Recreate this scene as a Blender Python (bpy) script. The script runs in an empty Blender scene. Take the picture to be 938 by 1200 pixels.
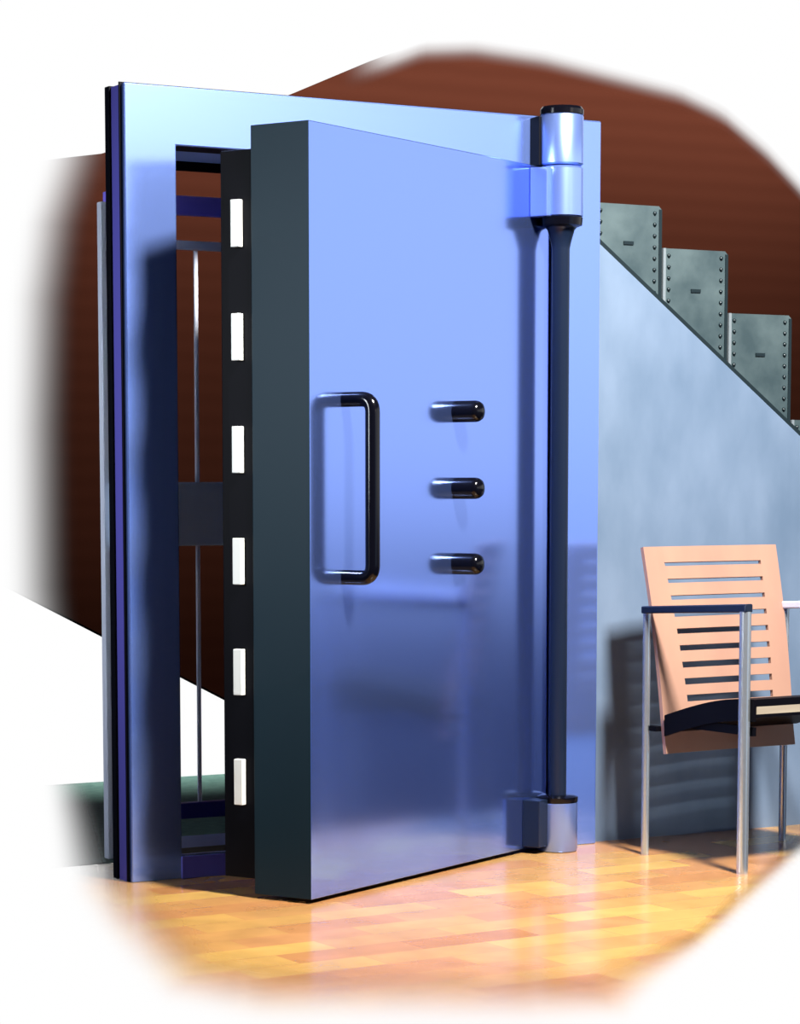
import bpy, bmesh, math, random
from mathutils import Vector, Matrix
random.seed(4)
S = bpy.context.scene
COL = S.collection
R = math.radians

# ------------------------------------------------------------------ camera
cd = bpy.data.cameras.new('camera'); cam = bpy.data.objects.new('camera', cd); COL.objects.link(cam)
cam.location = (0, 0, 1.12); cam.rotation_euler = (R(90 - 5.7106), 0, 0)
cd.sensor_fit = 'AUTO'; cd.sensor_width = 36; cd.lens = 90; cd.shift_y = 0.2142
cd.clip_start = .1; cd.clip_end = 100
S.camera = cam

# ------------------------------------------------------------------ view and world
vs = S.view_settings
vs.view_transform = 'Standard'; vs.look = 'None'; vs.gamma = 1; vs.use_curve_mapping = False; vs.exposure = 0
W = bpy.data.worlds.new('world'); S.world = W; W.use_nodes = True
nt = W.node_tree; nt.nodes.clear()
def wn(t, **k):
    n = nt.nodes.new(t)
    for a, b in k.items(): setattr(n, a, b)
    return n
tc = wn('ShaderNodeTexCoord'); sp = wn('ShaderNodeSeparateXYZ'); nt.links.new(tc.outputs['Generated'], sp.inputs[0])
def wramp(src, pts, lo, hi):
    m = wn('ShaderNodeMapRange'); m.inputs[1].default_value = lo; m.inputs[2].default_value = hi
    nt.links.new(src, m.inputs[0])
    r = wn('ShaderNodeValToRGB'); e = r.color_ramp.elements
    e[0].position = pts[0][0]; e[0].color = (*pts[0][1], 1); e[1].position = pts[-1][0]; e[1].color = (*pts[-1][1], 1)
    for p, c in pts[1:-1]:
        x = e.new(p); x.color = (*c, 1)
    nt.links.new(m.outputs[0], r.inputs[0]); return r.outputs[0]
# studio: dark room, added glow bands low right and behind right for the metal to reflect, white backdrop ahead
def sstep(src, a, b_):
    n = wn('ShaderNodeMapRange', interpolation_type='SMOOTHSTEP'); n.inputs[1].default_value = min(a, b_); n.inputs[2].default_value = max(a, b_)
    if a > b_: n.inputs[3].default_value = 1; n.inputs[4].default_value = 0
    nt.links.new(src, n.inputs[0]); return n.outputs[0]
def mult(*a):
    r_ = a[0]
    for q in a[1:]:
        n = wn('ShaderNodeMath', operation='MULTIPLY'); nt.links.new(r_, n.inputs[0]); nt.links.new(q, n.inputs[1]); r_ = n.outputs[0]
    return r_
def layer(base, fac, col):
    n = wn('ShaderNodeMix', data_type='RGBA'); nt.links.new(fac, n.inputs[0]); nt.links.new(base, n.inputs[6]); n.inputs[7].default_value = (*col, 1); return n.outputs[2]
gx, gy, gz = sp.outputs
room = wramp(gz, [(0, (.012, .015, .03)), (.46, (.02, .03, .07)), (.56, (.03, .04, .09)), (1, (.02, .025, .04))], -1, 1)
room = layer(room, mult(sstep(gx, .6, .75), sstep(gy, -.3, -.5), sstep(gz, -.22, .0), sstep(gz, .22, .12)), (.42, .62, .88))
room = layer(room, mult(sstep(gx, .70, .84), sstep(gy, -.56, -.44), sstep(gz, -.075, .005), sstep(gz, .26, .17)), (1.12, 1.12, 1.12))
room = layer(room, mult(sstep(gx, .62, .74), sstep(gy, -.46, -.58), sstep(gz, .07, .14), sstep(gz, .20, .165)), (3.4, 2.95, 2.6))
mxo = layer(room, sstep(gy, .80, .90), (1, 1, 1))
bg = wn('ShaderNodeBackground'); bg.inputs[1].default_value = 1.0; nt.links.new(mxo, bg.inputs[0])
wo = wn('ShaderNodeOutputWorld'); nt.links.new(bg.outputs[0], wo.inputs[0])

O = Vector((-.7512, 6.9876, 0)); AF = R(29.61)
def FW(u, y, z=0): return O + Vector((u*math.cos(AF) - y*math.sin(AF), u*math.sin(AF) + y*math.cos(AF), z))

def area(name, loc, target, sx, sy, power, col=(1, 1, 1), spread=180):
    l = bpy.data.lights.new(name, 'AREA'); l.shape = 'RECTANGLE'; l.size = sx; l.size_y = sy; l.energy = power; l.color = col; l.spread = R(spread)
    o = bpy.data.objects.new(name, l); COL.objects.link(o); o.location = loc
    o.rotation_euler = (Vector(target) - Vector(loc)).to_track_quat('-Z', 'Y').to_euler(); return o
area('ceiling_lamp_light', (1.75, 4.85, 4.15), (.5, 7.0, .6), .55, .55, 1000, (1, .96, .9))
area('left_fill_light', (-3.4, 4.7, 1.9), (-.5, 6.9, 1.2), .8, 1.6, 14, (.86, .93, 1), 46)  # added fill to brighten the door bolts, no window stands there
wl = area('added_wall_wash_light', FW(2.3, 1.85, 3.5), FW(2.3, 2.6, 2.45), 5.2, .12, 1000, (1, .86, .78), 80)  # added lamp: lights the top of the brown wall, leaves it dark below

# ------------------------------------------------------------------ materials
def mat(name, base, rough=.5, metal=0, spec=.5, coat=0):
    m = bpy.data.materials.new(name); m.use_nodes = True
    b = m.node_tree.nodes['Principled BSDF']
    b.inputs['Base Color'].default_value = (*base, 1); b.inputs['Roughness'].default_value = rough
    b.inputs['Metallic'].default_value = metal; b.inputs['Specular IOR Level'].default_value = spec
    b.inputs['Coat Weight'].default_value = coat; b.inputs['Coat Roughness'].default_value = .08
    return m
def nodes(m): return m.node_tree.nodes, m.node_tree.links, m.node_tree.nodes['Principled BSDF']
def noisy(m, c1, c2, scale, stretch=(1, 1, 1), detail=4, lo=.35, hi=.65, bump=0):
    N, L, b = nodes(m)
    t = N.new('ShaderNodeTexCoord'); mp = N.new('ShaderNodeMapping'); mp.inputs['Scale'].default_value = stretch
    n = N.new('ShaderNodeTexNoise'); n.inputs['Scale'].default_value = scale; n.inputs['Detail'].default_value = detail
    r = N.new('ShaderNodeValToRGB'); r.color_ramp.elements[0].position = lo; r.color_ramp.elements[1].position = hi
    r.color_ramp.elements[0].color = (*c1, 1); r.color_ramp.elements[1].color = (*c2, 1)
    L.new(t.outputs['Object'], mp.inputs[0]); L.new(mp.outputs[0], n.inputs['Vector']); L.new(n.outputs['Fac'], r.inputs[0]); L.new(r.outputs[0], b.inputs['Base Color'])
    if bump:
        bp = N.new('ShaderNodeBump'); bp.inputs['Strength'].default_value = bump; bp.inputs['Distance'].default_value = .01
        L.new(n.outputs['Fac'], bp.inputs['Height']); L.new(bp.outputs[0], b.inputs['Normal'])
    return m
def fade(m):
    """edge of the surface thins out to nothing along its own outline"""
    N, L, b = nodes(m)
    a = N.new('ShaderNodeAttribute'); a.attribute_name = 'edge'; L.new(a.outputs['Fac'], b.inputs['Alpha']); return m

M = {}
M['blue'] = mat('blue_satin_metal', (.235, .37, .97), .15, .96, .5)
M['frame_blue'] = mat('pale_blue_satin_metal', (.25, .39, .97), .20, .88, .5)
M['purple'] = mat('violet_blue_metal', (.10, .09, .42), .4, .3)
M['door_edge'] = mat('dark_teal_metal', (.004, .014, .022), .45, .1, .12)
M['black'] = mat('black_gloss', (.0015, .0015, .003), .14, 0, .3)
M['black_matt'] = mat('black_matt', (.0015, .0015, .003), .5, 0, .05)
M['shaft'] = mat('dark_blue_shaft', (.006, .012, .03), .3, .3, .5)
M['bolt'] = mat('pale_bolt_steel', (.58, .60, .57), .35, 0, .4)
M['knuckle'] = mat('polished_blue_steel', (.26, .39, .90), .28, .85)
M['grille'] = mat('grey_blue_steel', (.30, .36, .55), .3, .6)
M['pale'] = mat('pale_grey_enamel', (.55, .58, .68), .4, 0)
M['lining'] = mat('pale_blue_enamel', (.38, .52, .9), .5, 0)
M['violet'] = mat('violet_enamel', (.22, .17, .80), .4, 0)
M['lock'] = mat('blue_lock_case', (.60, .80, 1.0), .45, 0)
M['chrome'] = mat('brushed_steel_tube', (.55, .60, .64), .22, .85)
M['wallblue'] = noisy(mat('blue_plaster', (0, 0, 0), .5, 0, .15), (.078, .117, .178), (.122, .167, .24), 3.2, (1.6, 1, .8), 5, .3, .7, .15)
M['stairmetal'] = noisy(mat('aged_galvanised_plate', (0, 0, 0), .5, .3, .4), (.028, .048, .056), (.066, .096, .104), 9, (1, 1, 1), 6, .3, .7, .2)
M['stair_edge'] = mat('lit_plate_edge', (.16, .19, .21), .4, .3)
M['rivet'] = mat('dark_rivet', (.004, .012, .016), .4, .3)
M['brown'] = mat('brown_wall_boards', (.085, .026, .014), 1.0, 0, 0)
N, L, b = nodes(M['brown'])
t = N.new('ShaderNodeTexCoord'); wv = N.new('ShaderNodeTexWave'); wv.wave_type = 'BANDS'; wv.bands_direction = 'Z'
wv.inputs['Scale'].default_value = 4; wv.inputs['Distortion'].default_value = 1.2; wv.inputs['Detail'].default_value = 3
r = N.new('ShaderNodeValToRGB'); r.color_ramp.elements[0].color = (.0036, .00115, .00070, 1); r.color_ramp.elements[1].color = (.0039, .00126, .00077, 1)
L.new(t.outputs['Object'], wv.inputs['Vector']); L.new(wv.outputs['Fac'], r.inputs[0]); L.new(r.outputs[0], b.inputs['Base Color'])
fade(M['brown'])
M['carpet'] = fade(noisy(mat('dark_green_carpet', (0, 0, 0), .9, 0, .1), (.03, .075, .07), (.045, .10, .09), 30))
def wood(name, c1, c2, sc):
    m = noisy(mat(name, (0, 0, 0), .4, 0, .35), c1, c2, 5, sc, 5, .3, .7); return m
M['ply'] = wood('pink_beech_plywood', (.265, .145, .108), (.32, .185, .13), (1, 1, .35))
M['ply_edge'] = wood('pale_plywood_edge', (.24, .20, .15), (.30, .26, .20), (1, 1, 8))
# parquet
M['parquet'] = mat('warm_parquet', (0, 0, 0), .2, 0, .5)
N, L, b = nodes(M['parquet'])
t = N.new('ShaderNodeTexCoord'); mp = N.new('ShaderNodeMapping'); mp.inputs['Rotation'].default_value = (0, 0, R(-32))
bk = N.new('ShaderNodeTexBrick'); bk.offset = .5; bk.inputs['Scale'].default_value = 1
bk.inputs['Brick Width'].default_value = .34; bk.inputs['Row Height'].default_value = .115; bk.inputs['Mortar Size'].default_value = .0015
bk.inputs['Color1'].default_value = (0, 0, 0, 1); bk.inputs['Color2'].default_value = (1, 1, 1, 1); bk.inputs['Mortar'].default_value = (.25, .25, .25, 1)
r = N.new('ShaderNodeValToRGB'); e = r.color_ramp.elements
e[0].color = (.31, .135, .043, 1); e[1].color = (.43, .26, .07, 1); e[1].position = 1
x = e.new(.35); x.color = (.36, .17, .065, 1)
x = e.new(.7); x.color = (.37, .20, .063, 1)
n = N.new('ShaderNodeTexNoise'); n.inputs['Scale'].default_value = 9
mm = N.new('ShaderNodeMix'); mm.data_type = 'RGBA'; mm.blend_type = 'OVERLAY'; mm.inputs[0].default_value = .25
L.new(t.outputs['Object'], mp.inputs[0]); L.new(mp.outputs[0], bk.inputs['Vector']); L.new(bk.outputs['Color'], r.inputs[0])
L.new(mp.outputs[0], n.inputs['Vector']); L.new(r.outputs[0], mm.inputs[6]); L.new(n.outputs['Fac'], mm.inputs[7]); L.new(mm.outputs[2], b.inputs['Base Color'])
fade(M['parquet'])

# ------------------------------------------------------------------ helpers
def link(name, bm, mats, parent=None, smooth=False, bev=0, seg=2):
    bmesh.ops.recalc_face_normals(bm, faces=bm.faces)
    me = bpy.data.meshes.new(name); bm.to_mesh(me); bm.free()
    for m in (mats if isinstance(mats, (list, tuple)) else [mats]): me.materials.append(M[m])
    if smooth:
        for p in me.polygons: p.use_smooth = True
        me.set_sharp_from_angle(angle=R(35))
    o = bpy.data.objects.new(name, me); COL.objects.link(o)
    if parent: o.parent = parent
    if bev:
        b = o.modifiers.new('bevel', 'BEVEL'); b.width = bev; b.segments = seg; b.limit_method = 'ANGLE'; b.harden_normals = False
    return o
def box(bm, x0, x1, y0, y1, z0, z1, mi=0):
    v = [bm.verts.new(p) for p in ((x0,y0,z0),(x1,y0,z0),(x1,y1,z0),(x0,y1,z0),(x0,y0,z1),(x1,y0,z1),(x1,y1,z1),(x0,y1,z1))]
    for f in ((0,3,2,1),(4,5,6,7),(0,1,5,4),(1,2,6,5),(2,3,7,6),(3,0,4,7)):
        q = bm.faces.new([v[i] for i in f]); q.material_index = mi
    return v
def bxs(*a):
    bm = bmesh.new()
    for q in a: box(bm, *q)
    return bm
def prism(bm, pts, axis, a, b, mi=0):
    """extrude a polygon along an axis"""
    def P(p, w): return {'y': (p[0], w, p[1]), 'z': (p[0], p[1], w), 'x': (w, p[0], p[1])}[axis]
    A = [bm.verts.new(P(p, a)) for p in pts]; B = [bm.verts.new(P(p, b)) for p in pts]
    fs = [bm.faces.new(A), bm.faces.new(B[::-1])]
    for i in range(len(pts)):
        j = (i+1) % len(pts); fs.append(bm.faces.new((A[i], A[j], B[j], B[i])))
    for f in fs: f.material_index = mi
def lathe(bm, prof, origin, ax, seg=40, mi=0):
    """profile (r, h) turned about an axis through origin"""
    ax = Vector(ax).normalized(); q = Vector((0, 0, 1)).rotation_difference(ax); rings = []
    for r_, h in prof:
        rings.append([bm.verts.new(Vector(origin) + q @ Vector((r_*math.cos(2*math.pi*k/seg), r_*math.sin(2*math.pi*k/seg), h))) for k in range(seg)])
    for A, B in zip(rings, rings[1:]):
        for k in range(seg):
            f = bm.faces.new((A[k], A[(k+1) % seg], B[(k+1) % seg], B[k])); f.material_index = mi
    bm.faces.new(rings[0][::-1]).material_index = mi; bm.faces.new(rings[-1]).material_index = mi
def tube(bm, pts, r_, seg=18, mi=0):
    pts = [Vector(p) for p in pts]; rings = []; up = None
    for i, p in enumerate(pts):
        d = ((pts[min(i+1, len(pts)-1)] - pts[max(i-1, 0)])).normalized()
        if up is None: up = d.orthogonal().normalized()
        up = (up - d*up.dot(d)).normalized(); s = d.cross(up)
        rings.append([bm.verts.new(p + r_*(math.cos(2*math.pi*k/seg)*up + math.sin(2*math.pi*k/seg)*s)) for k in range(seg)])
    for A, B in zip(rings, rings[1:]):
        for k in range(seg): bm.faces.new((A[k], A[(k+1) % seg], B[(k+1) % seg], B[k])).material_index = mi
    bm.faces.new(rings[0][::-1]); bm.faces.new(rings[-1])
def rounded(pts, rad, n=7):
    """polyline with its inner corners rounded"""
    pts = [Vector(p) for p in pts]; out = [pts[0]]
    for a, c, b_ in zip(pts, pts[1:], pts[2:]):
        p = c + (a-c).normalized()*rad; q = c + (b_-c).normalized()*rad
        for k in range(n+1):
            t_ = k/n; out.append(p*(1-t_)**2 + c*2*t_*(1-t_) + q*t_*t_)
    out.append(pts[-1]); return out
def thing(name, label, cat, loc, rz):
    o = bpy.data.objects.new(name, None); COL.objects.link(o); o.location = loc; o.rotation_euler = (0, 0, rz)
    o.empty_display_size = .1; o['label'] = label; o['category'] = cat; o['kind'] = 'thing'; return o
def structure(o, loc=O, rz=AF):
    o.location = loc; o.rotation_euler = (0, 0, rz); o['kind'] = 'structure'; return o
def smooth01(x): x = max(0, min(1, x)); return x*x*(3-2*x)
def interp(x, P):
    if x <= P[0][0]: return P[0][1]
    for (a, va), (b_, vb) in zip(P, P[1:]):
        if x <= b_: return va + (vb-va)*(x-a)/(b_-a)
    return P[-1][1]
def set_edge(o, vals):
    at = o.data.attributes.new('edge', 'FLOAT', 'POINT'); at.data.foreach_set('value', vals)
def seg_dist(p, a, b_):
    ax, ay = a; bx_, by = b_; dx, dy = bx_-ax, by-ay
    t_ = max(0, min(1, ((p[0]-ax)*dx + (p[1]-ay)*dy)/(dx*dx+dy*dy)))
    return math.hypot(p[0]-ax-t_*dx, p[1]-ay-t_*dy)
def inside(p, poly):
    c = False
    for (x1, y1), (x2, y2) in zip(poly, poly[1:]+poly[:1]):
        if (y1 > p[1]) != (y2 > p[1]) and p[0] < (x2-x1)*(p[1]-y1)/(y2-y1)+x1: c = not c
    return c

# ------------------------------------------------------------------ floor
SY = .26
poly = [(-.96, 7.30), (-.89, 6.842), (-.765, 6.315), (-.63, 5.811), (-.52, 5.424), (-.298, 5.207), (.264, 5.166), (.482, 5.249), (.581, 5.611), (.812, 6.315), (1.02, 6.988), (1.31, 7.911), (1.60, 8.8)]
polyS = [(x, y*SY) for x, y in poly] + [(1.6, 8.9*SY), (-.96, 8.9*SY)]
bm = bmesh.new(); vals = []; g = {}
nx, ny = 104, 130
def fedge(x, y):
    p = (x, y*SY)
    if not inside(p, polyS): return 0
    d = min(seg_dist(p, (poly[i][0], poly[i][1]*SY), (poly[i+1][0], poly[i+1][1]*SY)) for i in range(len(poly)-1))
    wdt = .19 if x < .3 else max(.055, .19-.32*(x-.3))
    return smooth01(d/wdt)
for i in range(nx+1):
    for j in range(ny+1):
        x = -1.0 + 2.6*i/nx; y = 5.1 + 3.7*j/ny
        g[i, j] = bm.verts.new((x, y, 0)); vals.append(fedge(x, y))
for i in range(nx):
    for j in range(ny):
        # only in front of the frame's back edge
        cx, cy = -1.0 + 2.6*(i+.5)/nx, 5.1 + 3.7*(j+.5)/ny
        yl = -(cx-O.x)*math.sin(AF) + (cy-O.y)*math.cos(AF)
        if yl < .357: bm.faces.new((g[i, j], g[i+1, j], g[i+1, j+1], g[i, j+1]))
fl = link('floor', bm, 'parquet'); set_edge(fl, vals); fl['kind'] = 'structure'
sd = fl.modifiers.new('thickness', 'SOLIDIFY'); sd.thickness = .02; sd.offset = -1

# green carpet behind the frame
bm = bmesh.new(); vals = []; g = {}
n1, n2 = 60, 50
for i in range(n1+1):
    for j in range(n2+1):
        u = -.55 + 2.0*i/n1; y = .358 + 1.812*j/n2
        g[i, j] = bm.verts.new((u, y, .006))
        wpt = FW(u, y); left = interp(wpt.y, [(6.8, -.87), (7.2, -.98), (8.3, -1.15), (9.4, -1.32)])
        vals.append(smooth01((wpt.x-left)/.20))
for i in range(n1):
    for j in range(n2): bm.faces.new((g[i, j], g[i+1, j], g[i+1, j+1], g[i, j+1]))
cp = link('carpet', bm, 'carpet'); set_edge(cp, vals)
cp.location = O; cp.rotation_euler = (0, 0, AF)
sd = cp.modifiers.new('thickness', 'SOLIDIFY'); sd.thickness = .006; sd.offset = -1
cp['label'] = 'dark green carpet on the ground behind the vault door frame'; cp['category'] = 'carpet'; cp['kind'] = 'thing'

# ------------------------------------------------------------------ brown back wall
top = [(.40, 2.2), (.70, 2.262), (.902, 2.296), (1.057, 2.321), (1.867, 2.599), (2.229, 2.757), (2.463, 2.85), (2.703, 2.875), (3.032, 2.86), (3.285, 2.827), (3.721, 2.77), (3.947, 2.70), (4.179, 2.56), (4.36, 2.42), (4.6, 2.22), (4.9, 1.95)]
leftx = [(0.2, .70), (.70, .66), (1.3, .665), (1.77, .69), (2.056, .74), (2.296, .83), (3.0, .95)]
bm = bmesh.new(); vals = []; g = {}
n1, n2 = 150, 90
for i in range(n1+1):
    for j in range(n2+1):
        u = .60 + 4.3*i/n1; zb = max(.0, .698-.513*(u-.675)); zt = interp(u, top)
        z = zb + (zt-zb)*j/n2
        g[i, j] = bm.verts.new((u, 2.6, z))
        a = smooth01((u-interp(z, leftx))/.31)
        if u > 2.05:
            a *= 1 - (1-smooth01((zt-z)/.10))*smooth01((u-2.05)/.3)
        vals.append(a)
for i in range(n1):
    for j in range(n2): bm.faces.new((g[i, j], g[i+1, j], g[i+1, j+1], g[i, j+1]))
wb = link('wall_back', bm, 'brown'); set_edge(wb, vals); structure(wb)
sd = wb.modifiers.new('thickness', 'SOLIDIFY'); sd.thickness = .06; sd.offset = 1

# ------------------------------------------------------------------ blue-grey wall under the stairs
dl = lambda u: 1.817 - .737*(u-1.563)
bm = bmesh.new()
prism(bm, [(1.558, 0), (3.6, 0), (3.6, dl(3.6)), (1.558, dl(1.558))], 'y', .03, .15)
structure(link('wall_right', bm, 'wallblue'))

# staircase of riveted plates
st = thing('staircase', 'grey-green riveted metal staircase stepping down above the blue plaster wall', 'staircase', O, AF)
us = [1.30, 1.565, 1.818, 2.070, 2.322, 2.574, 2.826]; tops = [2.12, 1.936, 1.811, 1.622, 1.295, 1.15]
for k in range(1, 5):
    a, c, zt = us[k], us[k+1], tops[k]
    bm = bmesh.new()
    prism(bm, [(a+.004, dl(a)-.08), (c-.004, dl(c)-.08), (c-.004, zt-.012), (c-.016, zt), (a+.004, zt)], 'y', .052, .064)     # face plate
    box(bm, a+.004, c-.004, .064, .90, zt-.03, zt-.002)      # tread
    box(bm, c-.026, c-.004, .064, .90, dl(c)-.05, zt-.03, 2) # riser below its nose
    if k > 1:
        box(bm, a-.002, a+.008, .046, .062, dl(a)-.03, zt, 1)  # turned edge, its lit look put into a paler colour
    box(bm, c-.016, c-.006, .049, .056, dl(c)-.02, zt-.01, 2)      # dark folded edge
    # rivets along both edges
    z = zt-.022
    while z > dl(a)-.02:
        lathe(bm, [(.0065, 0), (.005, .005), (.002, .007)], (a+.022, .052, z), (0, -1, 0), 8, 2); z -= .034
    z = zt-.022
    while z > dl(c)-.02:
        lathe(bm, [(.0065, 0), (.005, .005), (.002, .007)], (c-.032, .052, z), (0, -1, 0), 8, 2); z -= .034
    mz = zt - .125 if k > 1 else zt-.115
    box(bm, (a+c)/2-.02, (a+c)/2+.016, .048, .053, mz-.005, mz+.005, 2)
    link('step', bm, ['stairmetal', 'stair_edge', 'rivet'], st)
bm = bmesh.new()   # dark trim along the slope
prism(bm, [(1.56, dl(1.56)), (2.95, dl(2.95)), (2.95, dl(2.95)+.024), (1.56, dl(1.56)+.024)], 'y', .044, .052)
link('edge_trim', bm, 'rivet', st)

# ------------------------------------------------------------------ vault door frame
fr = thing('vault_door_frame', 'tall blue metal vault door frame standing open around the heavy door', 'door frame', O, AF)
U0, U1, ZT = .010, 1.553, 2.168
H0, H1, Z0, Z1 = .165, 1.385, .068, 2.010
def ring(y0, y1, u0, u1, z1, h0, h1, z0, zt, zb=0):
    bm = bmesh.new()
    o_ = [(u0, zb), (u1, zb), (u1, z1), (u0, z1)]; i_ = [(h0, z0), (h1, z0), (h1, zt), (h0, zt)]
    V = [[bm.verts.new((p[0], y, p[1])) for p in P] for P in (o_, i_) for y in (y0, y1)]
    for k in range(4):
        j = (k+1) % 4
        bm.faces.new((V[0][k], V[0][j], V[2][j], V[2][k])); bm.faces.new((V[1][k], V[3][k], V[3][j], V[1][j]))
        bm.faces.new((V[0][k], V[1][k], V[1][j], V[0][j])); bm.faces.new((V[2][k], V[2][j], V[3][j], V[3][k]))
    return bm
link('front_plate', ring(0, .016, U0+.002, U1, ZT, H0, H1, Z0, Z1), 'frame_blue', fr, bev=.004)
bm = ring(.016, .022, U0-.004, U1+.004, ZT+.003, H0-.004, H1, Z0, Z1+.003); link('plate_edge', bm, 'black_matt', fr)
link('core', ring(.022, .082, U0+.001, U1-.004, ZT-.003, H0-.04, H1+.04, .03, Z1+.04), 'purple', fr)
link('rebate', ring(.022, .112, H0-.04, H1+.04, Z1+.04, H0-.002, H1, Z0, Z1+.001, .03), 'black_matt', fr)
link('rear_plate', ring(.082, .112, U0-.006, U1, ZT, H0-.04, H1+.04, .03, Z1+.04), 'black_matt', fr, bev=.002)
link('jamb_lining', ring(.112, .33, H0-.045, H1+.05, Z1+.05, H0-.004, H1, Z0, Z1+.003), 'lining', fr)
link('rear_lip', ring(.33, .352, H0-.045, H1+.05, Z1+.05, H0-.004, H1, Z0-.004, Z1-.022), 'black_matt', fr)
link('sill', bxs((H0-.002, H1, -.004, .012, 0.0, Z0-.006)), 'purple', fr, bev=.002)
# hinge knuckle fixed to the frame
HX, HY = 1.372, -.062
bm = bmesh.new(); lathe(bm, [(.058, 2.020), (.064, 2.025), (.064, 2.160), (.060, 2.166)], (HX, HY, 0), (0, 0, 1), 48); kn = link('upper_hinge_knuckle', bm, 'knuckle', fr, smooth=True)
bm = bmesh.new(); lathe(bm, [(.064, 2.166), (.064, 2.180), (.058, 2.188), (.02, 2.188)], (HX, HY, 0), (0, 0, 1), 48); link('knuckle_cap', bm, 'black', kn, smooth=True)
link('hinge_leaf', bxs((1.302, 1.335, -.05, .0, 2.020, 2.160)), 'black_matt', fr, bev=.002)

# ------------------------------------------------------------------ inner grille gate
gt = thing('grille_gate', 'slim steel inner gate with lock case seen through the open frame', 'gate', FW(0, .40), AF)
def gpart(name, b_, m, lab=None, bev=.003):
    o = link(name, b_, m, gt, bev=bev)
    if lab: o['label'] = lab
    return o
gpart('stile', bxs((.112, .130, 0, .03, .006, 1.895)), 'pale')
gpart('stile', bxs((1.30, 1.325, 0, .03, .006, 1.895)), 'chrome')
gpart('rail', bxs((.131, 1.299, 0, .03, 1.870, 1.925)), 'violet')
gpart('rail', bxs((.131, 1.299, 0, .03, 1.772, 1.797)), 'pale')
gpart('rail', bxs((.131, 1.299, 0, .03, .108, .155)), 'purple')
for k in range(4):
    uu = .415 + k*.25
    bm = bmesh.new(); tube(bm, [(uu, .015, .155), (uu, .015, 1.77)], .0065, 14); link('bar', bm, 'pale', gt, smooth=True)
gpart('lock_case', bxs((.131, .50, -.02, .05, .915, 1.10)), 'lock', 'blue lock case', .004)

# ------------------------------------------------------------------ vault door
DO = Vector((-.2327, 6.6347, 0)); AD = R(56.93)
dr = thing('vault_door', 'massive blue steel vault door swung open with long handle and three black knobs', 'door', DO, AD)
DW, DT = 1.236, .184
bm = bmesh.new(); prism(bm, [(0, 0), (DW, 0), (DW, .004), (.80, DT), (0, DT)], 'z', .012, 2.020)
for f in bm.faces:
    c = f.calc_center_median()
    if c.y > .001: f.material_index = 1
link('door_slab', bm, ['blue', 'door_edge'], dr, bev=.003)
pl_ = link('inner_plug', bxs((.010, .76, DT, .290, .050, 1.962)), 'black_matt', dr, bev=.003)
link('bolt_channel', bxs((.004, .010, DT+.001, .262, .30-.10, 1.90)), 'black_matt', dr)
for k in range(6):
    zc = 1.772 - .2925*k
    bm = bxs((-.012, .012, .214, .242, zc-.061, zc+.061)); link('bolt', bm, 'bolt', dr, bev=.002)
# pull handle
bm = bmesh.new()
tube(bm, rounded([(.160, .002, 1.318), (.160, -.088, 1.318), (.160, -.088, .852), (.160, .002, .852)], .034, 8), .0195, 22)
link('pull_handle', bm, 'black', dr, smooth=True)
for zc in (1.298, 1.084, .872):
    bm = bmesh.new(); lathe(bm, [(.030, -.002), (.030, .062), (.0285, .070), (.024, .078), (.015, .083), (.005, .085)], (.719, 0, zc), (0, -1, 0), 36)
    link('knob', bm, 'black', dr, smooth=True)
# door-side hinge, long shaft and foot
a_ = FW(HX, HY); rel = a_ - DO
hx = rel.x*math.cos(AD) + rel.y*math.sin(AD); hy = -rel.x*math.sin(AD) + rel.y*math.cos(AD)
bm = bmesh.new(); lathe(bm, [(.058, 1.870), (.064, 1.875), (.064, 2.010), (.058, 2.016)], (hx, hy, 0), (0, 0, 1), 48); kn = link('lower_hinge_knuckle', bm, 'knuckle', dr, smooth=True)
bm = bmesh.new(); lathe(bm, [(.046, 1.842), (.062, 1.848), (.064, 1.870), (.05, 1.870)], (hx, hy, 0), (0, 0, 1), 48); link('knuckle_cap', bm, 'black', kn, smooth=True)
link('hinge_leaf', bxs((hx-.085, hx-.05, hy+.0, -.001, 1.870, 2.010)), 'knuckle', dr, bev=.002)
bm = bmesh.new(); lathe(bm, [(.026, .160), (.026, 1.78), (.030, 1.80), (.040, 1.835), (.046, 1.842)], (hx, hy, 0), (0, 0, 1), 32); link('hinge_shaft', bm, 'shaft', dr, smooth=True)
bm = bmesh.new(); lathe(bm, [(.058, .002), (.060, .006), (.060, .146), (.058, .148)], (hx, hy, 0), (0, 0, 1), 48); ft = link('hinge_foot', bm, 'knuckle', dr, smooth=True)
bm = bmesh.new(); lathe(bm, [(.060, .148), (.061, .152), (.061, .164), (.05, .168), (.026, .170)], (hx, hy, 0), (0, 0, 1), 48); link('knuckle_cap', bm, 'black', ft, smooth=True)
link('hinge_leaf', bxs((hx-.11, hx-.045, hy+.0, -.001, .020, .160)), 'shaft', dr, bev=.002)

# ------------------------------------------------------------------ armchair
CO = Vector((.725, 7.531, 0)); AC = math.atan2(.540, .841)
ch = thing('armchair', 'slotted pink-beige plywood armchair with square steel tube legs', 'chair', CO, AC)
CW, CD, AZ = .536, -.447, .735
def leg(x, y, r_, top):
    bm = bmesh.new(); tube(bm, [(x, y, 0), (x, y, top)], r_, 16); link('leg', bm, 'chrome', ch, smooth=True)
for x in (0, CW):
    leg(x, -.004, .0115, AZ-.018); leg(x, CD, .0165, AZ+.006)
    bm = bmesh.new(); prism(bm, [(CD-.016, AZ+.004), (.008, AZ-.020), (.008, AZ+.002), (CD-.016, AZ+.028)], 'x', x-.014, x+.014)
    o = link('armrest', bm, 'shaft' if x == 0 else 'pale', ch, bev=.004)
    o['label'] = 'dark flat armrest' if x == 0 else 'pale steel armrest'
ys = lambda z: .05 - (.117)*(.92-z)/.59 - .012*math.sin(math.pi*max(0, min(1, (z-.33)/.59)))
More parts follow.
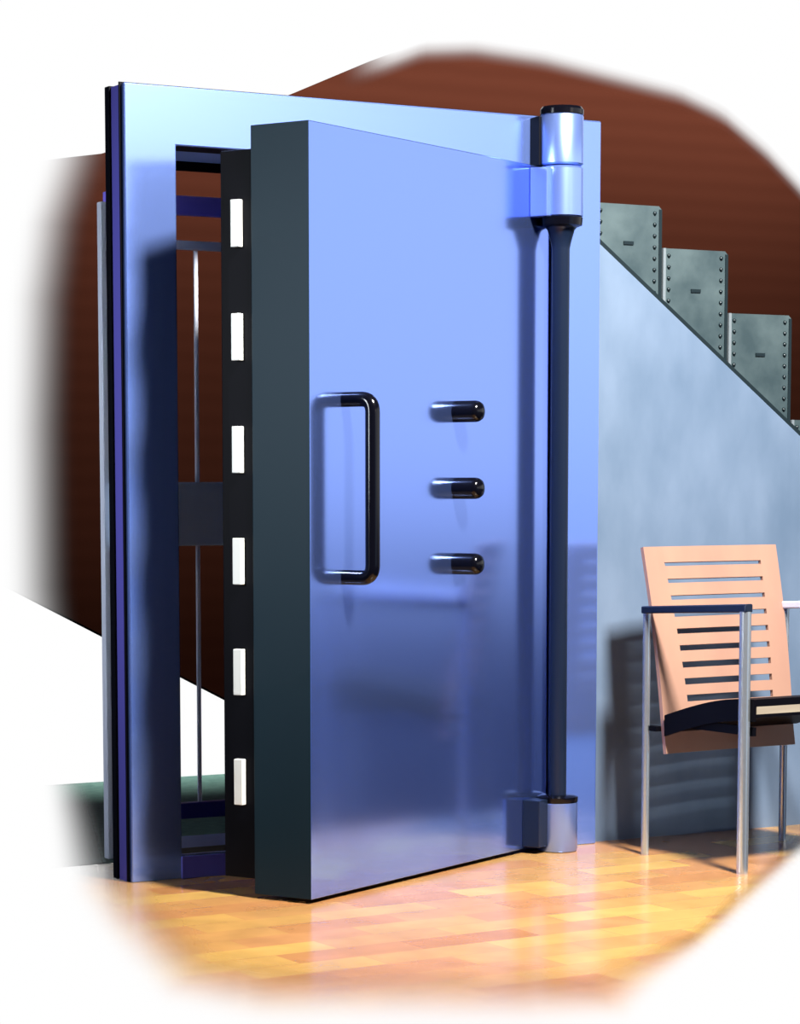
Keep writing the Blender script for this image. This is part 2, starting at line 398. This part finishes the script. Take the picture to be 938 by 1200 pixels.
zc = [.335, .40]
slots = []
for k in range(9):
    c_ = .856 - .0492*k; h_ = .0090 + .0016*k/2
    slots.append((c_-h_/1.6, c_+h_/1.6))
zs = sorted([.305, .35, .405, .908] + [q for s_ in slots for q in s_]); xs = [.018, .070, .112, .2, .29, .38, .452, .49, .532]
bm = bmesh.new(); g = {}
for i, x in enumerate(xs):
    for j, z in enumerate(zs):
        q_ = max(0, min(1, (.90-z)/.5))
        xx = x + {2: -.022 + .032*q_, 6: .016 - .020*q_, 8: -.014*q_, 7: -.008*q_}.get(i, 0)
        g[i, j] = bm.verts.new((xx, ys(z) - .010*math.sin(math.pi*(x-.018)/.514)*-1, z))
for i in range(len(xs)-1):
    for j in range(len(zs)-1):
        zm = (zs[j]+zs[j+1])/2; xm = (xs[i]+xs[i+1])/2
        x0 = .104
        if .112 < xm < .452 and any(a < zm < c for a, c in slots): continue
        bm.faces.new((g[i, j], g[i+1, j], g[i+1, j+1], g[i, j+1]))
bk_ = link('backrest', bm, 'ply', ch)
sd = bk_.modifiers.new('thickness', 'SOLIDIFY'); sd.thickness = .013; sd.offset = 0
# seat: dark pad, plywood, dark frame, following one curve
def seat_layer(zoff, th, x0, x1, y0=-.475, y1=-.075):
    bm = bmesh.new(); n_ = 14; A = []; B = []
    for k in range(n_+1):
        t_ = k/n_; y = y1 + (y0-y1)*t_; z = .388 + .075*math.sin(t_*math.pi/2)**1.0 + zoff
        A.append((y, z)); B.append((y, z+th))
    prism(bm, A + B[::-1], 'x', x0, x1); return bm
link('seat_pad', seat_layer(.012, .020, .02, .525), 'black_matt', ch)
o = link('seat', seat_layer(-.010, .0215, .022, .524), 'ply_edge', ch)
link('seat_frame', seat_layer(-.019, .0085, .02, .525), 'black_matt', ch)
link('side_trim', seat_layer(-.030, .062, .012, .0195), 'black_matt', ch)
bm = bmesh.new(); box(bm, .02, .034, -.46, -.08, .39, .415); link('side_rail', bm, 'black_matt', ch)
bm = bmesh.new(); box(bm, .50, .514, -.46, -.08, .39, .415); link('side_rail', bm, 'black_matt', ch)
bm = bmesh.new(); prism(bm, [(.30, .385), (.312, .385), (.325, .33), (.313, .33)], 'y', -.092, -.082); link('bracket', bm, 'black_matt', ch)
for x in (0, CW):
    s_ = 1 if x == 0 else -1
    bm = bmesh.new(); box(bm, min(x, x+s_*.022), max(x, x+s_*.022), CD-.008, CD+.008, .43, .446); link('seat_bracket', bm, 'black_matt', ch)
    bm = bmesh.new(); box(bm, min(x, x+s_*.024), max(x, x+s_*.024), -.05, -.002, .37, .385); link('back_bracket', bm, 'black_matt', ch)
